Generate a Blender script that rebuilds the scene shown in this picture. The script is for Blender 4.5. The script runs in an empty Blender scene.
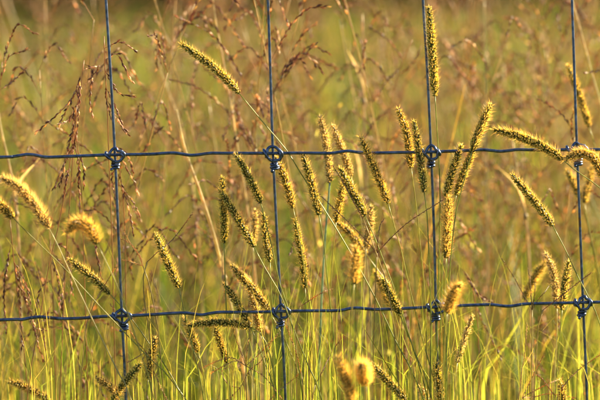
import bpy, math, random
import numpy as np
from mathutils import Vector, Matrix, Euler

# ------------------------------------------------------------------ camera
SC = bpy.context.scene
R = math.radians
CAM_Z, PITCH, ROLL, LENS, DIST = 1.08, 4.6, 1.5, 200.0, 3.2
cam_rot = Euler((R(90 - PITCH), 0, 0)).to_matrix() @ Matrix.Rotation(R(-ROLL), 3, 'Z')
cd = bpy.data.cameras.new('camera'); cam = bpy.data.objects.new('camera', cd)
SC.collection.objects.link(cam); SC.camera = cam
cam.matrix_world = Matrix.Translation((0, 0, CAM_Z)) @ cam_rot.to_4x4()
cd.lens = LENS; cd.sensor_width = 36; cd.clip_start = 0.05; cd.clip_end = 500
cd.dof.use_dof = True; cd.dof.focus_distance = DIST + 0.01; cd.dof.aperture_fstop = 5.8
cd.dof.aperture_blades = 0

# ------------------------------------------------------------------ light
SUN_EL, SUN_AZ = 24.0, 62.0        # azimuth: degrees to the right of the view direction
SC.world = bpy.data.worlds.new('World'); SC.world.use_nodes = True
nt = SC.world.node_tree
sky = nt.nodes.new('ShaderNodeTexSky'); sky.sky_type = 'NISHITA'; sky.sun_disc = False
sky.sun_elevation = R(SUN_EL); sky.sun_rotation = R(SUN_AZ)
nt.links.new(sky.outputs[0], nt.nodes['Background'].inputs[0])
nt.nodes['Background'].inputs[1].default_value = 0.05
sl = bpy.data.lights.new('sun', 'SUN'); so = bpy.data.objects.new('sun', sl)
SC.collection.objects.link(so)
sl.energy = 5.0; sl.angle = R(0.5); sl.color = (1.0, 0.82, 0.49)
sdir = Vector((math.sin(R(SUN_AZ)) * math.cos(R(SUN_EL)), math.cos(R(SUN_AZ)) * math.cos(R(SUN_EL)), math.sin(R(SUN_EL))))
so.rotation_euler = sdir.to_track_quat('Z', 'Y').to_euler(); so.location = sdir * 30
SC.view_settings.view_transform = 'Standard'; SC.view_settings.look = 'None'
SC.view_settings.exposure = 2.2; SC.view_settings.gamma = 1.0
SC.render.engine = 'CYCLES'
SC.cycles.use_denoising = True; SC.cycles.max_bounces = 5; SC.cycles.transmission_bounces = 4
SC.cycles.diffuse_bounces = 3; SC.cycles.glossy_bounces = 2
SC.cycles.sample_clamp_indirect = 6.0

# ------------------------------------------------------------------ pixel (of the 600x400 photo) to place
YAW = R(8.0)
fwd = cam_rot @ Vector((0, 0, -1))
P0 = Vector((0, 0, CAM_Z)) + fwd * DIST
FX = Vector((math.cos(YAW), math.sin(YAW), 0)); FN = Vector((-math.sin(YAW), math.cos(YAW), 0))
def P(u, v, d=0.0):
    """the point on the vertical sheet d metres behind the fence that pixel u, v looks at"""
    r = cam_rot @ Vector(((u / 600 - .5) * 36 / LENS, (.5 - v / 400) * 24 / LENS, -1))
    o = Vector((0, 0, CAM_Z))
    t = ((P0 + FN * d) - o).dot(FN) / r.dot(FN)
    return o + r * t
def pxm(d=0.0): return (DIST + d) * 36 / LENS / 600

# ------------------------------------------------------------------ mesh helpers
rng = random.Random(7)
class MB:
    def __init__(s): s.v = []; s.f = []; s.c = []
    def quad_strip(s, rings, closed):
        pass
    def tube(s, pts, rad, col, n=6, cap=True):
        pts = [Vector(p) for p in pts]
        k = len(pts)
        rr = rad if isinstance(rad, (list, tuple)) else [rad] * k
        cc = col if isinstance(col, list) else [col] * k
        b0 = len(s.v); fr = frames(pts)
        for i in range(k):
            _, a, b = fr[i]
            for j in range(n):
                t = 2 * math.pi * j / n
                s.v.append(pts[i] + (a * math.cos(t) + b * math.sin(t)) * rr[i]); s.c.append(cc[i])
        for i in range(k - 1):
            for j in range(n):
                q = b0 + i * n; j2 = (j + 1) % n
                s.f.append((q + j, q + j2, q + n + j2, q + n + j))
        if cap:
            s.f.append(tuple(b0 + j for j in reversed(range(n))))
            s.f.append(tuple(b0 + (k - 1) * n + j for j in range(n)))
    def grain(s, p, d, side, up, ln, w, c0, c1, c2):
        """a plump spikelet: pointed at both ends, four-sided"""
        b = len(s.v); m = p + d * (ln * .55)
        s.v += [p, m + side * w, m + up * w, m - side * w, m - up * w, p + d * ln]
        s.c += [c0, c1, c1, c1, c1, c2]
        for j in range(4):
            j2 = (j + 1) % 4
            s.f.append((b, b + 1 + j2, b + 1 + j)); s.f.append((b + 1 + j, b + 1 + j2, b + 5))
    def hair(s, p, d, side, ln, w, c0, c1):
        b = len(s.v)
        s.v += [p - side * w, p + side * w, p + d * ln]; s.c += [c0, c0, c1]
        s.f.append((b, b + 1, b + 2))
    def blade(s, pts, wid, side, cols, fold=.35, twist=0.0):
        """a leaf with a folded midrib; wid list of half widths"""
        pts = [Vector(p) for p in pts]; k = len(pts); b = len(s.v)
        for i in range(k):
            t = (pts[min(i + 1, k - 1)] - pts[max(i - 1, 0)]).normalized()
            sd = (side - t * side.dot(t)).normalized()
            nn = t.cross(sd)
            a = twist * i / (k - 1)
            sd, nn = sd * math.cos(a) + nn * math.sin(a), nn * math.cos(a) - sd * math.sin(a)
            w = wid[i]; c = cols[i] if isinstance(cols, list) else cols
            cm = tuple(min(1, x * 1.25 + .02) for x in c)
            s.v += [pts[i] - sd * w, pts[i] - nn * (w * fold), pts[i] + sd * w]; s.c += [c, cm, c]
        for i in range(k - 1):
            q = b + 3 * i
            s.f.append((q, q + 1, q + 4, q + 3)); s.f.append((q + 1, q + 2, q + 5, q + 4))
    def build(s, name, mat, parent=None, origin=None, smooth=True):
        o = origin or Vector((0, 0, 0))
        me = bpy.data.meshes.new(name)
        me.from_pydata([tuple(Vector(p) - o) for p in s.v], [], s.f)
        at = me.color_attributes.new('Col', 'FLOAT_COLOR', 'POINT')
        a = np.ones((len(s.v), 4), dtype=np.float32); a[:, :3] = np.array(s.c, dtype=np.float32)[:, :3]
        at.data.foreach_set('color', a.ravel())
        if smooth: me.polygons.foreach_set('use_smooth', [True] * len(me.polygons))
        me.materials.append(mat); me.update()
        ob = bpy.data.objects.new(name, me); SC.collection.objects.link(ob)
        if parent: ob.parent = parent
        return ob

def frames(pts):
    k = len(pts); out = []
    t0 = (pts[1] - pts[0]).normalized()
    a = t0.orthogonal().normalized()
    for i in range(k):
        t = (pts[min(i + 1, k - 1)] - pts[max(i - 1, 0)]).normalized()
        a = (a - t * a.dot(t)).normalized()
        out.append((t, a, t.cross(a)))
    return out

def smooth_path(pts, step):
    """Catmull-Rom through pts, resampled about every step metres"""
    pts = [Vector(p) for p in pts]
    if len(pts) == 2: pts = [pts[0], (pts[0] + pts[1]) / 2, pts[1]]
    q = [pts[0] * 2 - pts[1]] + pts + [pts[-1] * 2 - pts[-2]]
    fine = []
    for i in range(1, len(q) - 2):
        p0, p1, p2, p3 = q[i - 1], q[i], q[i + 1], q[i + 2]
        for j in range(12):
            t = j / 12
            fine.append(.5 * ((2 * p1) + (p2 - p0) * t + (2 * p0 - 5 * p1 + 4 * p2 - p3) * t * t + (3 * p1 - p0 - 3 * p2 + p3) * t ** 3))
    fine.append(q[-2])
    L = [0]
    for i in range(1, len(fine)): L.append(L[-1] + (fine[i] - fine[i - 1]).length)
    n = max(2, int(round(L[-1] / step))); out = []; j = 0
    for i in range(n + 1):
        s = L[-1] * i / n
        while j < len(L) - 2 and L[j + 1] < s: j += 1
        f = (s - L[j]) / max(1e-9, L[j + 1] - L[j])
        out.append(fine[j].lerp(fine[j + 1], min(1, f)))
    return out

def lerp3(a, b, t): return tuple(x + (y - x) * t for x, y in zip(a, b))
def jit(c, a, r=None):
    r = r or rng
    k = 1 + r.uniform(-a, a)
    return tuple(max(0, x * k * (1 + r.uniform(-a, a) * .4)) for x in c)
def tag(o, label=None, cat=None, group=None, kind=None):
    if label: o['label'] = label
    if cat: o['category'] = cat
    if group: o['group'] = group
    if kind: o['kind'] = kind
    elif cat: o['kind'] = 'thing'
    return o
def empty(name, loc):
    o = bpy.data.objects.new(name, None); SC.collection.objects.link(o)
    o.empty_display_size = .02; o.location = loc
    return o

# ------------------------------------------------------------------ materials
def mat_new(name):
    m = bpy.data.materials.new(name); m.use_nodes = True
    n = m.node_tree; n.nodes.clear()
    return m, n, n.nodes.new('ShaderNodeOutputMaterial')
def plant_mat(name, trans, gain, tint, rough=.45, spec=.35, noise=(160, .3)):
    """leaf matter: reflects and lets light through; colour from the piece's own colour attribute"""
    m, n, out = mat_new(name); L = n.links.new
    at = n.nodes.new('ShaderNodeAttribute'); at.attribute_name = 'Col'
    tc = n.nodes.new('ShaderNodeTexCoord'); nz = n.nodes.new('ShaderNodeTexNoise')
    nz.inputs['Scale'].default_value = noise[0]; nz.inputs['Detail'].default_value = 3
    L(tc.outputs['Object'], nz.inputs['Vector'])
    mr = n.nodes.new('ShaderNodeMapRange'); mr.inputs['From Min'].default_value = .3; mr.inputs['From Max'].default_value = .7
    mr.inputs['To Min'].default_value = 1 - noise[1]; mr.inputs['To Max'].default_value = 1 + noise[1]
    L(nz.outputs['Fac'], mr.inputs['Value'])
    mul = n.nodes.new('ShaderNodeVectorMath'); mul.operation = 'SCALE'
    L(at.outputs['Color'], mul.inputs[0]); L(mr.outputs[0], mul.inputs['Scale'])
    pb = n.nodes.new('ShaderNodeBsdfPrincipled'); pb.inputs['Roughness'].default_value = rough
    pb.inputs['Specular IOR Level'].default_value = spec
    L(mul.outputs[0], pb.inputs['Base Color'])
    tm = n.nodes.new('ShaderNodeVectorMath'); tm.operation = 'MULTIPLY'; tm.inputs[1].default_value = [gain * t for t in tint]
    L(mul.outputs[0], tm.inputs[0])
    tr = n.nodes.new('ShaderNodeBsdfTranslucent'); L(tm.outputs[0], tr.inputs['Color'])
    mx = n.nodes.new('ShaderNodeMixShader'); mx.inputs[0].default_value = trans
    L(pb.outputs[0], mx.inputs[1]); L(tr.outputs[0], mx.inputs[2]); L(mx.outputs[0], out.inputs[0])
    return m
M_LEAF = plant_mat('leaf', .57, 1.6, (.98, 1.0, .42), .42, .25)
M_STEM = plant_mat('stem', .4, 1.5, (1.1, 1.0, .7), .35, .45)
M_GRAIN = plant_mat('spikelet', .45, 1.5, (1.2, 1.0, .55), .5, .3)
M_BRIS = plant_mat('bristle', .72, 1.2, (1.1, 1.0, .8), .35, .5, (60, .15))
M_WOOD = plant_mat('wood_leaf', .35, 1.3, (1.1, 1.0, .5), .7, .1, (2, .2))
M_DRY = plant_mat('dry_grass', .4, 1.2, (1.15, 1.0, .75), .45, .4)

m, n, out = mat_new('galvanised_wire'); M_WIRE = m
pb = n.nodes.new('ShaderNodeBsdfPrincipled'); pb.inputs['Metallic'].default_value = .9
tc = n.nodes.new('ShaderNodeTexCoord'); nz = n.nodes.new('ShaderNodeTexNoise'); nz.inputs['Scale'].default_value = 220; nz.inputs['Detail'].default_value = 5
n.links.new(tc.outputs['Object'], nz.inputs['Vector'])
cr = n.nodes.new('ShaderNodeValToRGB')
cr.color_ramp.elements[0].position = .3; cr.color_ramp.elements[0].color = (.036, .052, .095, 1)
cr.color_ramp.elements[1].position = .7; cr.color_ramp.elements[1].color = (.12, .165, .28, 1)
n.links.new(nz.outputs['Fac'], cr.inputs[0])
n2 = n.nodes.new('ShaderNodeTexNoise'); n2.inputs['Scale'].default_value = 60; n2.inputs['Detail'].default_value = 6; n2.inputs['Roughness'].default_value = .7
n.links.new(tc.outputs['Object'], n2.inputs['Vector'])
c2 = n.nodes.new('ShaderNodeValToRGB'); c2.color_ramp.elements[0].position = .56; c2.color_ramp.elements[1].position = .68
mxr = n.nodes.new('ShaderNodeMix'); mxr.data_type = 'RGBA'; mxr.inputs['B'].default_value = (.12, .075, .045, 1)
n.links.new(n2.outputs['Fac'], c2.inputs[0]); n.links.new(c2.outputs[0], mxr.inputs['Factor']); n.links.new(cr.outputs[0], mxr.inputs['A'])
n.links.new(mxr.outputs['Result'], pb.inputs['Base Color'])
mr = n.nodes.new('ShaderNodeMapRange'); mr.inputs['To Min'].default_value = .22; mr.inputs['To Max'].default_value = .45
n.links.new(nz.outputs['Fac'], mr.inputs['Value']); n.links.new(mr.outputs[0], pb.inputs['Roughness'])
bp = n.nodes.new('ShaderNodeBump'); bp.inputs['Strength'].default_value = .25; bp.inputs['Distance'].default_value = .0004
n.links.new(nz.outputs['Fac'], bp.inputs['Height']); n.links.new(bp.outputs[0], pb.inputs['Normal'])
n.links.new(pb.outputs[0], out.inputs[0])

m, n, out = mat_new('meadow_soil'); M_SOIL = m
pb = n.nodes.new('ShaderNodeBsdfPrincipled'); pb.inputs['Roughness'].default_value = 1; pb.inputs['Specular IOR Level'].default_value = 0
tc = n.nodes.new('ShaderNodeTexCoord'); nz = n.nodes.new('ShaderNodeTexNoise'); nz.inputs['Scale'].default_value = 3; nz.inputs['Detail'].default_value = 8
n.links.new(tc.outputs['Object'], nz.inputs['Vector'])
cr = n.nodes.new('ShaderNodeValToRGB')
cr.color_ramp.elements[0].position = .35; cr.color_ramp.elements[0].color = (.045, .06, .012, 1)
cr.color_ramp.elements[1].position = .65; cr.color_ramp.elements[1].color = (.14, .12, .04, 1)
n.links.new(nz.outputs['Fac'], cr.inputs[0]); n.links.new(cr.outputs[0], pb.inputs['Base Color']); n.links.new(pb.outputs[0], out.inputs[0])

# ------------------------------------------------------------------ ground
def ground_z(x, y): return .05 * math.sin(x * .7 + 1) * math.sin(y * .5) * min(1, max(0, (abs(y - 3.2) - .5) / 3))
gm = bpy.data.meshes.new('ground')
xs = [-250, -60] + [-20 + i for i in range(41)] + [60, 250]; ys = [-60, -20] + [-6 + i for i in range(47)] + [90, 450]
gv = [(x, y, ground_z(x, y) if abs(x) < 21 and -7 < y < 41 else 0) for y in ys for x in xs]
nx = len(xs)
gm.from_pydata(gv, [], [(j * nx + i, j * nx + i + 1, (j + 1) * nx + i + 1, (j + 1) * nx + i) for j in range(len(ys) - 1) for i in range(nx - 1)])
gm.materials.append(M_SOIL)
tag(bpy.data.objects.new('ground', gm), kind='structure'); SC.collection.objects.link(bpy.data.objects['ground'])

# ------------------------------------------------------------------ stuff: the meadow as a mass
nr = np.random.default_rng(3)
def mesh_np(name, V, F, C, mat, kind, label, cat):
    me = bpy.data.meshes.new(name)
    nv, nf = len(V), len(F); k = F.shape[1]
    me.vertices.add(nv); me.vertices.foreach_set('co', V.astype(np.float32).ravel())
    me.loops.add(nf * k); me.loops.foreach_set('vertex_index', F.astype(np.int32).ravel())
    me.polygons.add(nf); me.polygons.foreach_set('loop_start', (np.arange(nf) * k).astype(np.int32))
    me.update(calc_edges=True)
    at = me.color_attributes.new('Col', 'FLOAT_COLOR', 'POINT')
    a = np.ones((nv, 4), np.float32); a[:, :3] = C; at.data.foreach_set('color', a.ravel())
    me.materials.append(mat); me.validate()
    o = bpy.data.objects.new(name, me); SC.collection.objects.link(o)
    return tag(o, label, cat, kind=kind)
def blades_np(x, y, z, h, w, lean, c0, c1, seg=3):
    """upright curved blades: returns quads strips (vectorised)"""
    N = len(x); az = nr.uniform(0, 2 * np.pi, N); fa = nr.uniform(0, np.pi, N)
    V = np.zeros((N, (seg + 1) * 2, 3)); C = np.zeros((N, (seg + 1) * 2, 3))
    for i in range(seg + 1):
        t = i / seg
        cx = x + np.cos(az) * lean * h * t ** 2; cy = y + np.sin(az) * lean * h * t ** 2; cz = z + h * t * (1 - .25 * lean * t)
        ww = w * (1 - t ** 1.6) + 2e-4
        V[:, 2 * i, 0] = cx - np.cos(fa) * ww; V[:, 2 * i, 1] = cy - np.sin(fa) * ww; V[:, 2 * i, 2] = cz
        V[:, 2 * i + 1, 0] = cx + np.cos(fa) * ww; V[:, 2 * i + 1, 1] = cy + np.sin(fa) * ww; V[:, 2 * i + 1, 2] = cz
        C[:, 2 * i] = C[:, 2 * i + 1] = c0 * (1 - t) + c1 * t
    base = (np.arange(N) * (seg + 1) * 2)[:, None]
    F = np.concatenate([np.stack([base[:, 0] + 2 * i, base[:, 0] + 2 * i + 1, base[:, 0] + 2 * i + 3, base[:, 0] + 2 * i + 2], 1) for i in range(seg)])
    return V.reshape(-1, 3), F, C.reshape(-1, 3)
def scatter(y0, y1, dens, margin):
    A = (y1 - y0) * (.09 * (y0 + y1) + 2 * margin); N = int(A * dens)
    y = nr.uniform(y0, y1, N); x = nr.uniform(-1, 1, N) * (.09 * y + margin)
    return x, y
def pick(cols, n, j=.3):
    c = np.array(cols)[nr.integers(0, len(cols), n)]
    return c * nr.uniform(1 - j, 1 + j, (n, 1))
GREENS = [(.06, .13, .014), (.08, .15, .014), (.15, .21, .018), (.04, .085, .014), (.22, .25, .022), (.03, .055, .012), (.03, .05, .012), (.13, .10, .03)]
STRAW = [(.34, .23, .06), (.28, .18, .05), (.42, .30, .09), (.24, .13, .04)]
REDS = [(.20, .11, .06), (.26, .15, .07), (.16, .085, .045), (.38, .27, .12), (.30, .20, .09)]
def spk_np(px, py, pz, n_each, spread, drop, ln, w):
    N = len(px) * n_each
    bx = np.repeat(px, n_each) + nr.normal(0, 1, N) * spread; by = np.repeat(py, n_each) + nr.normal(0, 1, N) * spread
    bz = np.repeat(pz, n_each) - nr.uniform(0, 1, N) * drop
    d = np.stack([nr.normal(0, .45, N), nr.normal(0, .45, N), nr.choice([-1, -.8, .7], N)], 1); d /= np.linalg.norm(d, axis=1)[:, None]
    f = nr.uniform(0, np.pi, N); s = np.stack([np.cos(f), np.sin(f), 0 * f], 1)
    p = np.stack([bx, by, bz], 1)
    l = nr.uniform(.7, 1.3, N)[:, None] * ln
    V = np.stack([p, p + d * l * .45 + s * w, p + d * l, p + d * l * .45 - s * w], 1).reshape(-1, 3)
    F = np.arange(N * 4).reshape(-1, 4)
    c = pick(REDS, N); C = np.repeat(c, 4, axis=0)
    return V, F, C
def patch(x, y):     # the meadow's own patchiness: where green, where dry
    return .5 + .5 * np.sin(x * 2.3 + 1.7 * np.sin(y * .9)) * np.cos(y * 1.1 + x * .6)
Vs, Fs, Cs, off = [], [], [], 0
def add(V, F, C):
    global off
    Vs.append(V); Fs.append(F + off); Cs.append(C); off += len(V)
for (a, b, dens, mg, h0, h1, w0, w1, seg) in ((-1, 3.0, 160, 1.2, .1, .3, .0012, .0025, 2), (3.45, 4.6, 620, 1.6, .34, .86, .0012, .0034, 5),
        (4.6, 7, 600, 2.2, .35, .92, .0014, .004, 3), (7, 13, 380, 3.5, .35, .8, .002, .005, 2), (13, 24, 150, 6, .2, .55, .004, .008, 2), (24, 42, 55, 10, .15, .4, .008, .016, 2)):
    x, y = scatter(a, b, dens, mg); N = len(x)
    nc = max(8, N // 26); ci = nr.integers(0, nc, N); tog = nr.uniform(0, 1, N) < .62      # most blades stand in clumps
    x = np.where(tog, x[ci] + nr.normal(0, .03 + .004 * y, N), x); y = np.where(tog, y[ci] + nr.normal(0, .03 + .004 * y, N), y)
    big = .5 + .5 * np.sin(x * 4.1 + 2.2 * np.sin(y * 1.3)) * np.sin(y * 1.9 + 1.4 * np.sin(x * 2.7) + .8)  # broad bright and dark patches: shaded gaps put into the blade colour
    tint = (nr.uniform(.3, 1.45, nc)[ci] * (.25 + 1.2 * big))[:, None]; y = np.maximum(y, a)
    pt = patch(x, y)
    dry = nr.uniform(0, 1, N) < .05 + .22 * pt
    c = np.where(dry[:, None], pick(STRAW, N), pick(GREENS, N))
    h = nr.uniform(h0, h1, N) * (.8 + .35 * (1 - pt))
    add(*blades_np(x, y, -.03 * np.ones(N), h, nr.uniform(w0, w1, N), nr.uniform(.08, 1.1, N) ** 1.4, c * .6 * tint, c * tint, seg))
for (a, b, dens, mg) in ((3.5, 5.2, 150, 1.5), (5.2, 8, 70, 2.4)):
    x, y = scatter(a, b, dens, mg); N = len(x)
    c = np.where((nr.uniform(0, 1, N) < .5)[:, None], pick(STRAW, N) * 1.25, pick(GREENS, N) * 1.2)
    add(*blades_np(x, y, np.zeros(N), nr.uniform(.6, 1.02, N), nr.uniform(.0006, .0013, N), nr.uniform(.02, .4, N), c, c, 5))
    hh = nr.uniform(.55, .98, N)                                        # small pale husks caught among them
    V, F, C = spk_np(x, y, hh, 3, .03, .25, .008, .0014); add(V, F, np.repeat(pick([(.5, .38, .16), (.6, .5, .24), (.36, .24, .08)], N * 3), 4, axis=0))
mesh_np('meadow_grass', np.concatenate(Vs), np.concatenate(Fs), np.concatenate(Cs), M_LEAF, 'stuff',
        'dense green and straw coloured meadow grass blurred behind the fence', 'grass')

# reddish seed heads farther off, too blurred to count
Vs, Fs, Cs, off = [], [], [], 0
for (a, b, dens, mg, each) in ((6.2, 10, 13, 3, 30), (10, 15, 6, 4, 24), (15, 24, 2, 6, 16)):
    x, y = scatter(a, b, dens, mg); N = len(x); h = nr.uniform(.6, 1.05, N) * (1 if a < 10 else .8)
    add(*blades_np(x, y, np.zeros(N), h, np.full(N, .0012), nr.uniform(.02, .2, N), pick(STRAW, N) * .8, pick(REDS, N), 3))
    add(*spk_np(x, y, h, each, .05, .3, .014 if a < 10 else .02, .0016 if a < 10 else .003))
mesh_np('distant_seed_heads', np.concatenate(Vs), np.concatenate(Fs), np.concatenate(Cs), M_DRY, 'stuff',
        'haze of reddish brown grass seed heads far out in the meadow', 'grass')

# wood edge at the far side of the meadow
Vs, Fs, Cs, off = [], [], [], 0
tx = np.linspace(-26, 40, 34) + nr.normal(0, .5, 34); ty = 43 + nr.uniform(0, 4, 34); th = nr.uniform(5, 8.5, 34)
mbw = MB()
for X, Y, H in zip(tx, ty, th):
    n_ = 1500
    r_ = nr.normal(0, 1, (n_, 3)); r_ /= np.linalg.norm(r_, axis=1)[:, None]
    cen = np.stack([X + nr.normal(0, 1.0, 22), Y + nr.normal(0, .8, 22), H * nr.uniform(.12, .95, 22)], 1)
    p = cen[nr.integers(0, 22, n_)] + r_ * (nr.uniform(.2, 1, (n_, 1)) * .75); p[:, 2] = np.maximum(p[:, 2], .1)
    a1 = nr.normal(0, 1, (n_, 3)); a1 /= np.linalg.norm(a1, axis=1)[:, None]
    a2 = np.cross(a1, r_); a2 /= np.linalg.norm(a2, axis=1)[:, None] + 1e-6
    s_ = nr.uniform(.06, .13, (n_, 1))
    V = np.stack([p - a1 * s_, p + a2 * s_ * .6, p + a1 * s_, p - a2 * s_ * .6], 1).reshape(-1, 3)
    add(V, np.arange(n_ * 4).reshape(-1, 4), np.repeat(pick([(.03, .05, .012), (.04, .06, .012), (.05, .065, .015)], n_), 4, axis=0))
    add(*blades_np(np.array([X]), np.array([Y]), np.zeros(1), np.array([H * .9]), np.array([.12]), np.array([.05]), np.array([[.06, .045, .03]]), np.array([[.05, .04, .03]]), 5))
n_ = 26000
p = np.stack([nr.uniform(-22, 30, n_), 42 + nr.uniform(0, 2.4, n_), nr.uniform(0, 1, n_) ** 1.2 * 2.4], 1)
a1 = nr.normal(0, 1, (n_, 3)); a1 /= np.linalg.norm(a1, axis=1)[:, None]
a2 = np.cross(a1, nr.normal(0, 1, (n_, 3))); a2 /= np.linalg.norm(a2, axis=1)[:, None] + 1e-6
s_ = nr.uniform(.07, .15, (n_, 1))
V = np.stack([p - a1 * s_, p + a2 * s_ * .6, p + a1 * s_, p - a2 * s_ * .6], 1).reshape(-1, 3)
add(V, np.arange(n_ * 4).reshape(-1, 4), np.repeat(pick([(.03, .05, .012), (.045, .06, .012), (.06, .07, .016)], n_), 4, axis=0))
mesh_np('distant_wood', np.concatenate(Vs), np.concatenate(Fs), np.concatenate(Cs), M_WOOD, 'stuff',
        'dark green edge of a wood blurred at the top of the picture', 'wood')

# ------------------------------------------------------------------ the fence
fence = tag(empty('wire_fence', (P0.x, P0.y, 0)), 'blue grey woven wire fence with knotted square mesh crossing the whole picture', 'fence')
FO = Vector((P0.x, P0.y, 0)); PX = pxm(); WR = 1.6 * PX
GREY = (.3, .35, .42)
UP = [(0,157.2),(10,157),(20,155.5),(27,154.5),(35,155),(45,157),(60,156.8),(105,155),(115,154.8),(150,154.2),(165,153.2),(175,153),(183,154.2),(190,155.2),(198,154.8),(210,153.2),(225,153.2),(265,153.3),(273,153.3),(300,153),(330,153.2),(340,152),(348,151),(356,152),(367,153),(385,152.8),(412,152.2),(431,152),(450,151.2),(465,150.6),(482,149.8),(492,150.5),(500,151.3),(510,150.5),(518,149.6),(540,150),(577,149.5),(600,149.5)]
LO = [(0,320),(20,319.8),(30,318),(40,317),(52,318),(62,318.8),(80,318.3),(105,316.5),(122,316),(150,314.8),(170,313.5),(185,313),(193,314),(202,315),(210,313.5),(220,312.3),(235,312.3),(262,312),(281,311.5),(300,311),(320,310.8),(340,310.5),(350,308.5),(358,308),(368,309),(378,309.5),(400,308.7),(425,307.5),(436,307),(450,306.4),(465,305.5),(490,304.7),(500,305.7),(508,306.3),(516,305.5),(525,304),(545,303.5),(575,302.8),(583,302.5),(600,302.2)]
VW = [[(106,0),(111,80),(115,155),(118.5,235),(122,317),(126,400)], [(268,0),(270.5,75),(273,153),(277,235),(281,312),(285.5,400)],
      [(423,0),(427.5,75),(431,152),(434,230),(436,307),(438.5,400)], [(572,0),(574.5,75),(577,150),(580,225),(583,302),(587,400)]]
def ext(row, dv0, dv1):
    l = [(row[0][0] - 160 * k, row[0][1] + (3.5 + dv0) * k + (2 if k % 2 else -1)) for k in (5, 4, 3, 2, 1)]
    r = [(row[-1][0] + 150 * k, row[-1][1] - (1.5 + dv1) * k + (1 if k % 2 else -2)) for k in (1, 2, 3, 4, 5)]
    return l + row + r
rows = [ext([(0, -52), (150, -50), (300, -51), (450, -49), (600, -48)], 1, 1), ext(UP, 0, 0), ext(LO, 2, 2)]
for k in (1, 2, 3, 4):
    rows.append(ext([(0, 320 + 162 * k), (150, 316 + 161 * k), (300, 311 + 159 * k), (450, 306 + 157 * k), (600, 302 + 155 * k)], 2 + k, 2 + k))
def wire(name, pts, r=WR):
    mb = MB(); mb.tube(smooth_path(pts, .003), r, GREY, 10); return mb.build(name, M_WIRE, fence, FO)
for row in rows: wire('horizontal_wire', [P(u, v, 0) for u, v in row])
cols = []
for off_, base in ((-322, 0), (-161, 0), (0, 0), (0, 1), (0, 2), (0, 3), (146, 3), (290, 3)):
    c = [(u + off_, v) for u, v in VW[base]]
    du = (c[-1][0] - c[0][0]) / 400
    cols.append([(c[0][0] - du * 62, -62)] + c + [(c[-1][0] + du * dv * .6, 400 + dv) for dv in (120, 280, 440, 590)])
for c in cols: wire('vertical_wire', [P(u, v, 2 * WR * .98) for u, v in c], WR * .86)
def at_v(c, v):
    for (u0, v0), (u1, v1) in zip(c, c[1:]):
        if v0 <= v <= v1: return u0 + (u1 - u0) * (v - v0) / (v1 - v0)
    return c[-1][0]
def at_u(r, u):
    for (u0, v0), (u1, v1) in zip(r, r[1:]):
        if u0 <= u <= u1: return v0 + (v1 - v0) * (u - u0) / (u1 - u0)
    return r[-1][1]
def knot_mesh(seed):
    r = random.Random(seed)
    # local axes: x along the fence, y to the camera (negative FN), z up; in pixels, then scaled
    zc = -3.4                                   # the upright runs behind the level wire
    pts = [(-4.8, -18.2 + r.uniform(-1.5, 1), 2.5), (-3.4, -17.2, 1.2)]
    turns = r.choice([1.9, 2.4, 2.8])
    for i in range(22):
        t = i / 21; a = math.pi * 1.1 - turns * 2 * math.pi * t
        pts.append((3.5 * math.cos(a) + .4, -16.8 + 6.6 * t, zc + 3.6 * math.sin(a)))
    pts += [(-2.6, -8.6, 1.8), (-5.2, -5.6, 3.5), (-8.2, -2.4, 3.7), (-9.9, .6, 3.7), (-10, 3.4, 1.4), (-9.4, 2.6, -2.6), (-8.4, -1.4, -3.5), (-7.6, -3.6, -.4), (-7.2, -1.6, 3.5),
            (-6.4, 1.8, 3.8), (-5.4, 4.6, 3.4), (-2.8, 6.8, 2.6), (.6, 7.4, 2.2), (3.2, 5.6, 2.6), (6, 3.4, 3.4), (9.2, 1, 3.8), (10, -2.2, 2.8), (9.4, -3.6, -.4), (8.6, -1.2, -3.4),
            (8, 2.6, -2.6), (7.4, 3.6, .8), (7.6, .8, 3.7), (7.8, -2.6, 3.7), (6.4, -5.6, 3.2), (3, -7.6, 2.6), (-1.2, -7.4, 3.8)]
    kx = r.uniform(.82, .98); ky = r.uniform(.8, .96); sk = r.uniform(-.14, .14)
    pts = [(x * kx + y * sk + r.uniform(-.8, .8), y * ky + r.uniform(-.7, .7), z) for x, y, z in pts]
    w = [FX * (x * PX) + Vector((0, 0, y * PX)) - FN * (z * PX) for x, y, z in pts]
    mb = MB(); mb.tube(smooth_path(w, .0012), 1.5 * PX, GREY, 8)
    return mb
km = None; kms = []
for i in range(9):
    o = knot_mesh(20 + i).build('knot', M_WIRE, fence); kms.append(o)
ki = 0
for c in cols:
    for r_ in rows:
        u = at_v(c, at_u(r_, c[3][0])); u = at_v(c, at_u(r_, u)); v = at_u(r_, u)
        if ki < 9: o = kms[ki]
        else:
            o = kms[ki % 9].copy(); SC.collection.objects.link(o)
        o.parent = fence; o.location = P(u, v, 0) - FO
        o.rotation_euler = (0, 0, 0); s = rng.uniform(.94, 1.04); o.scale = (s, s, s)
        ki += 1

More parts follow.
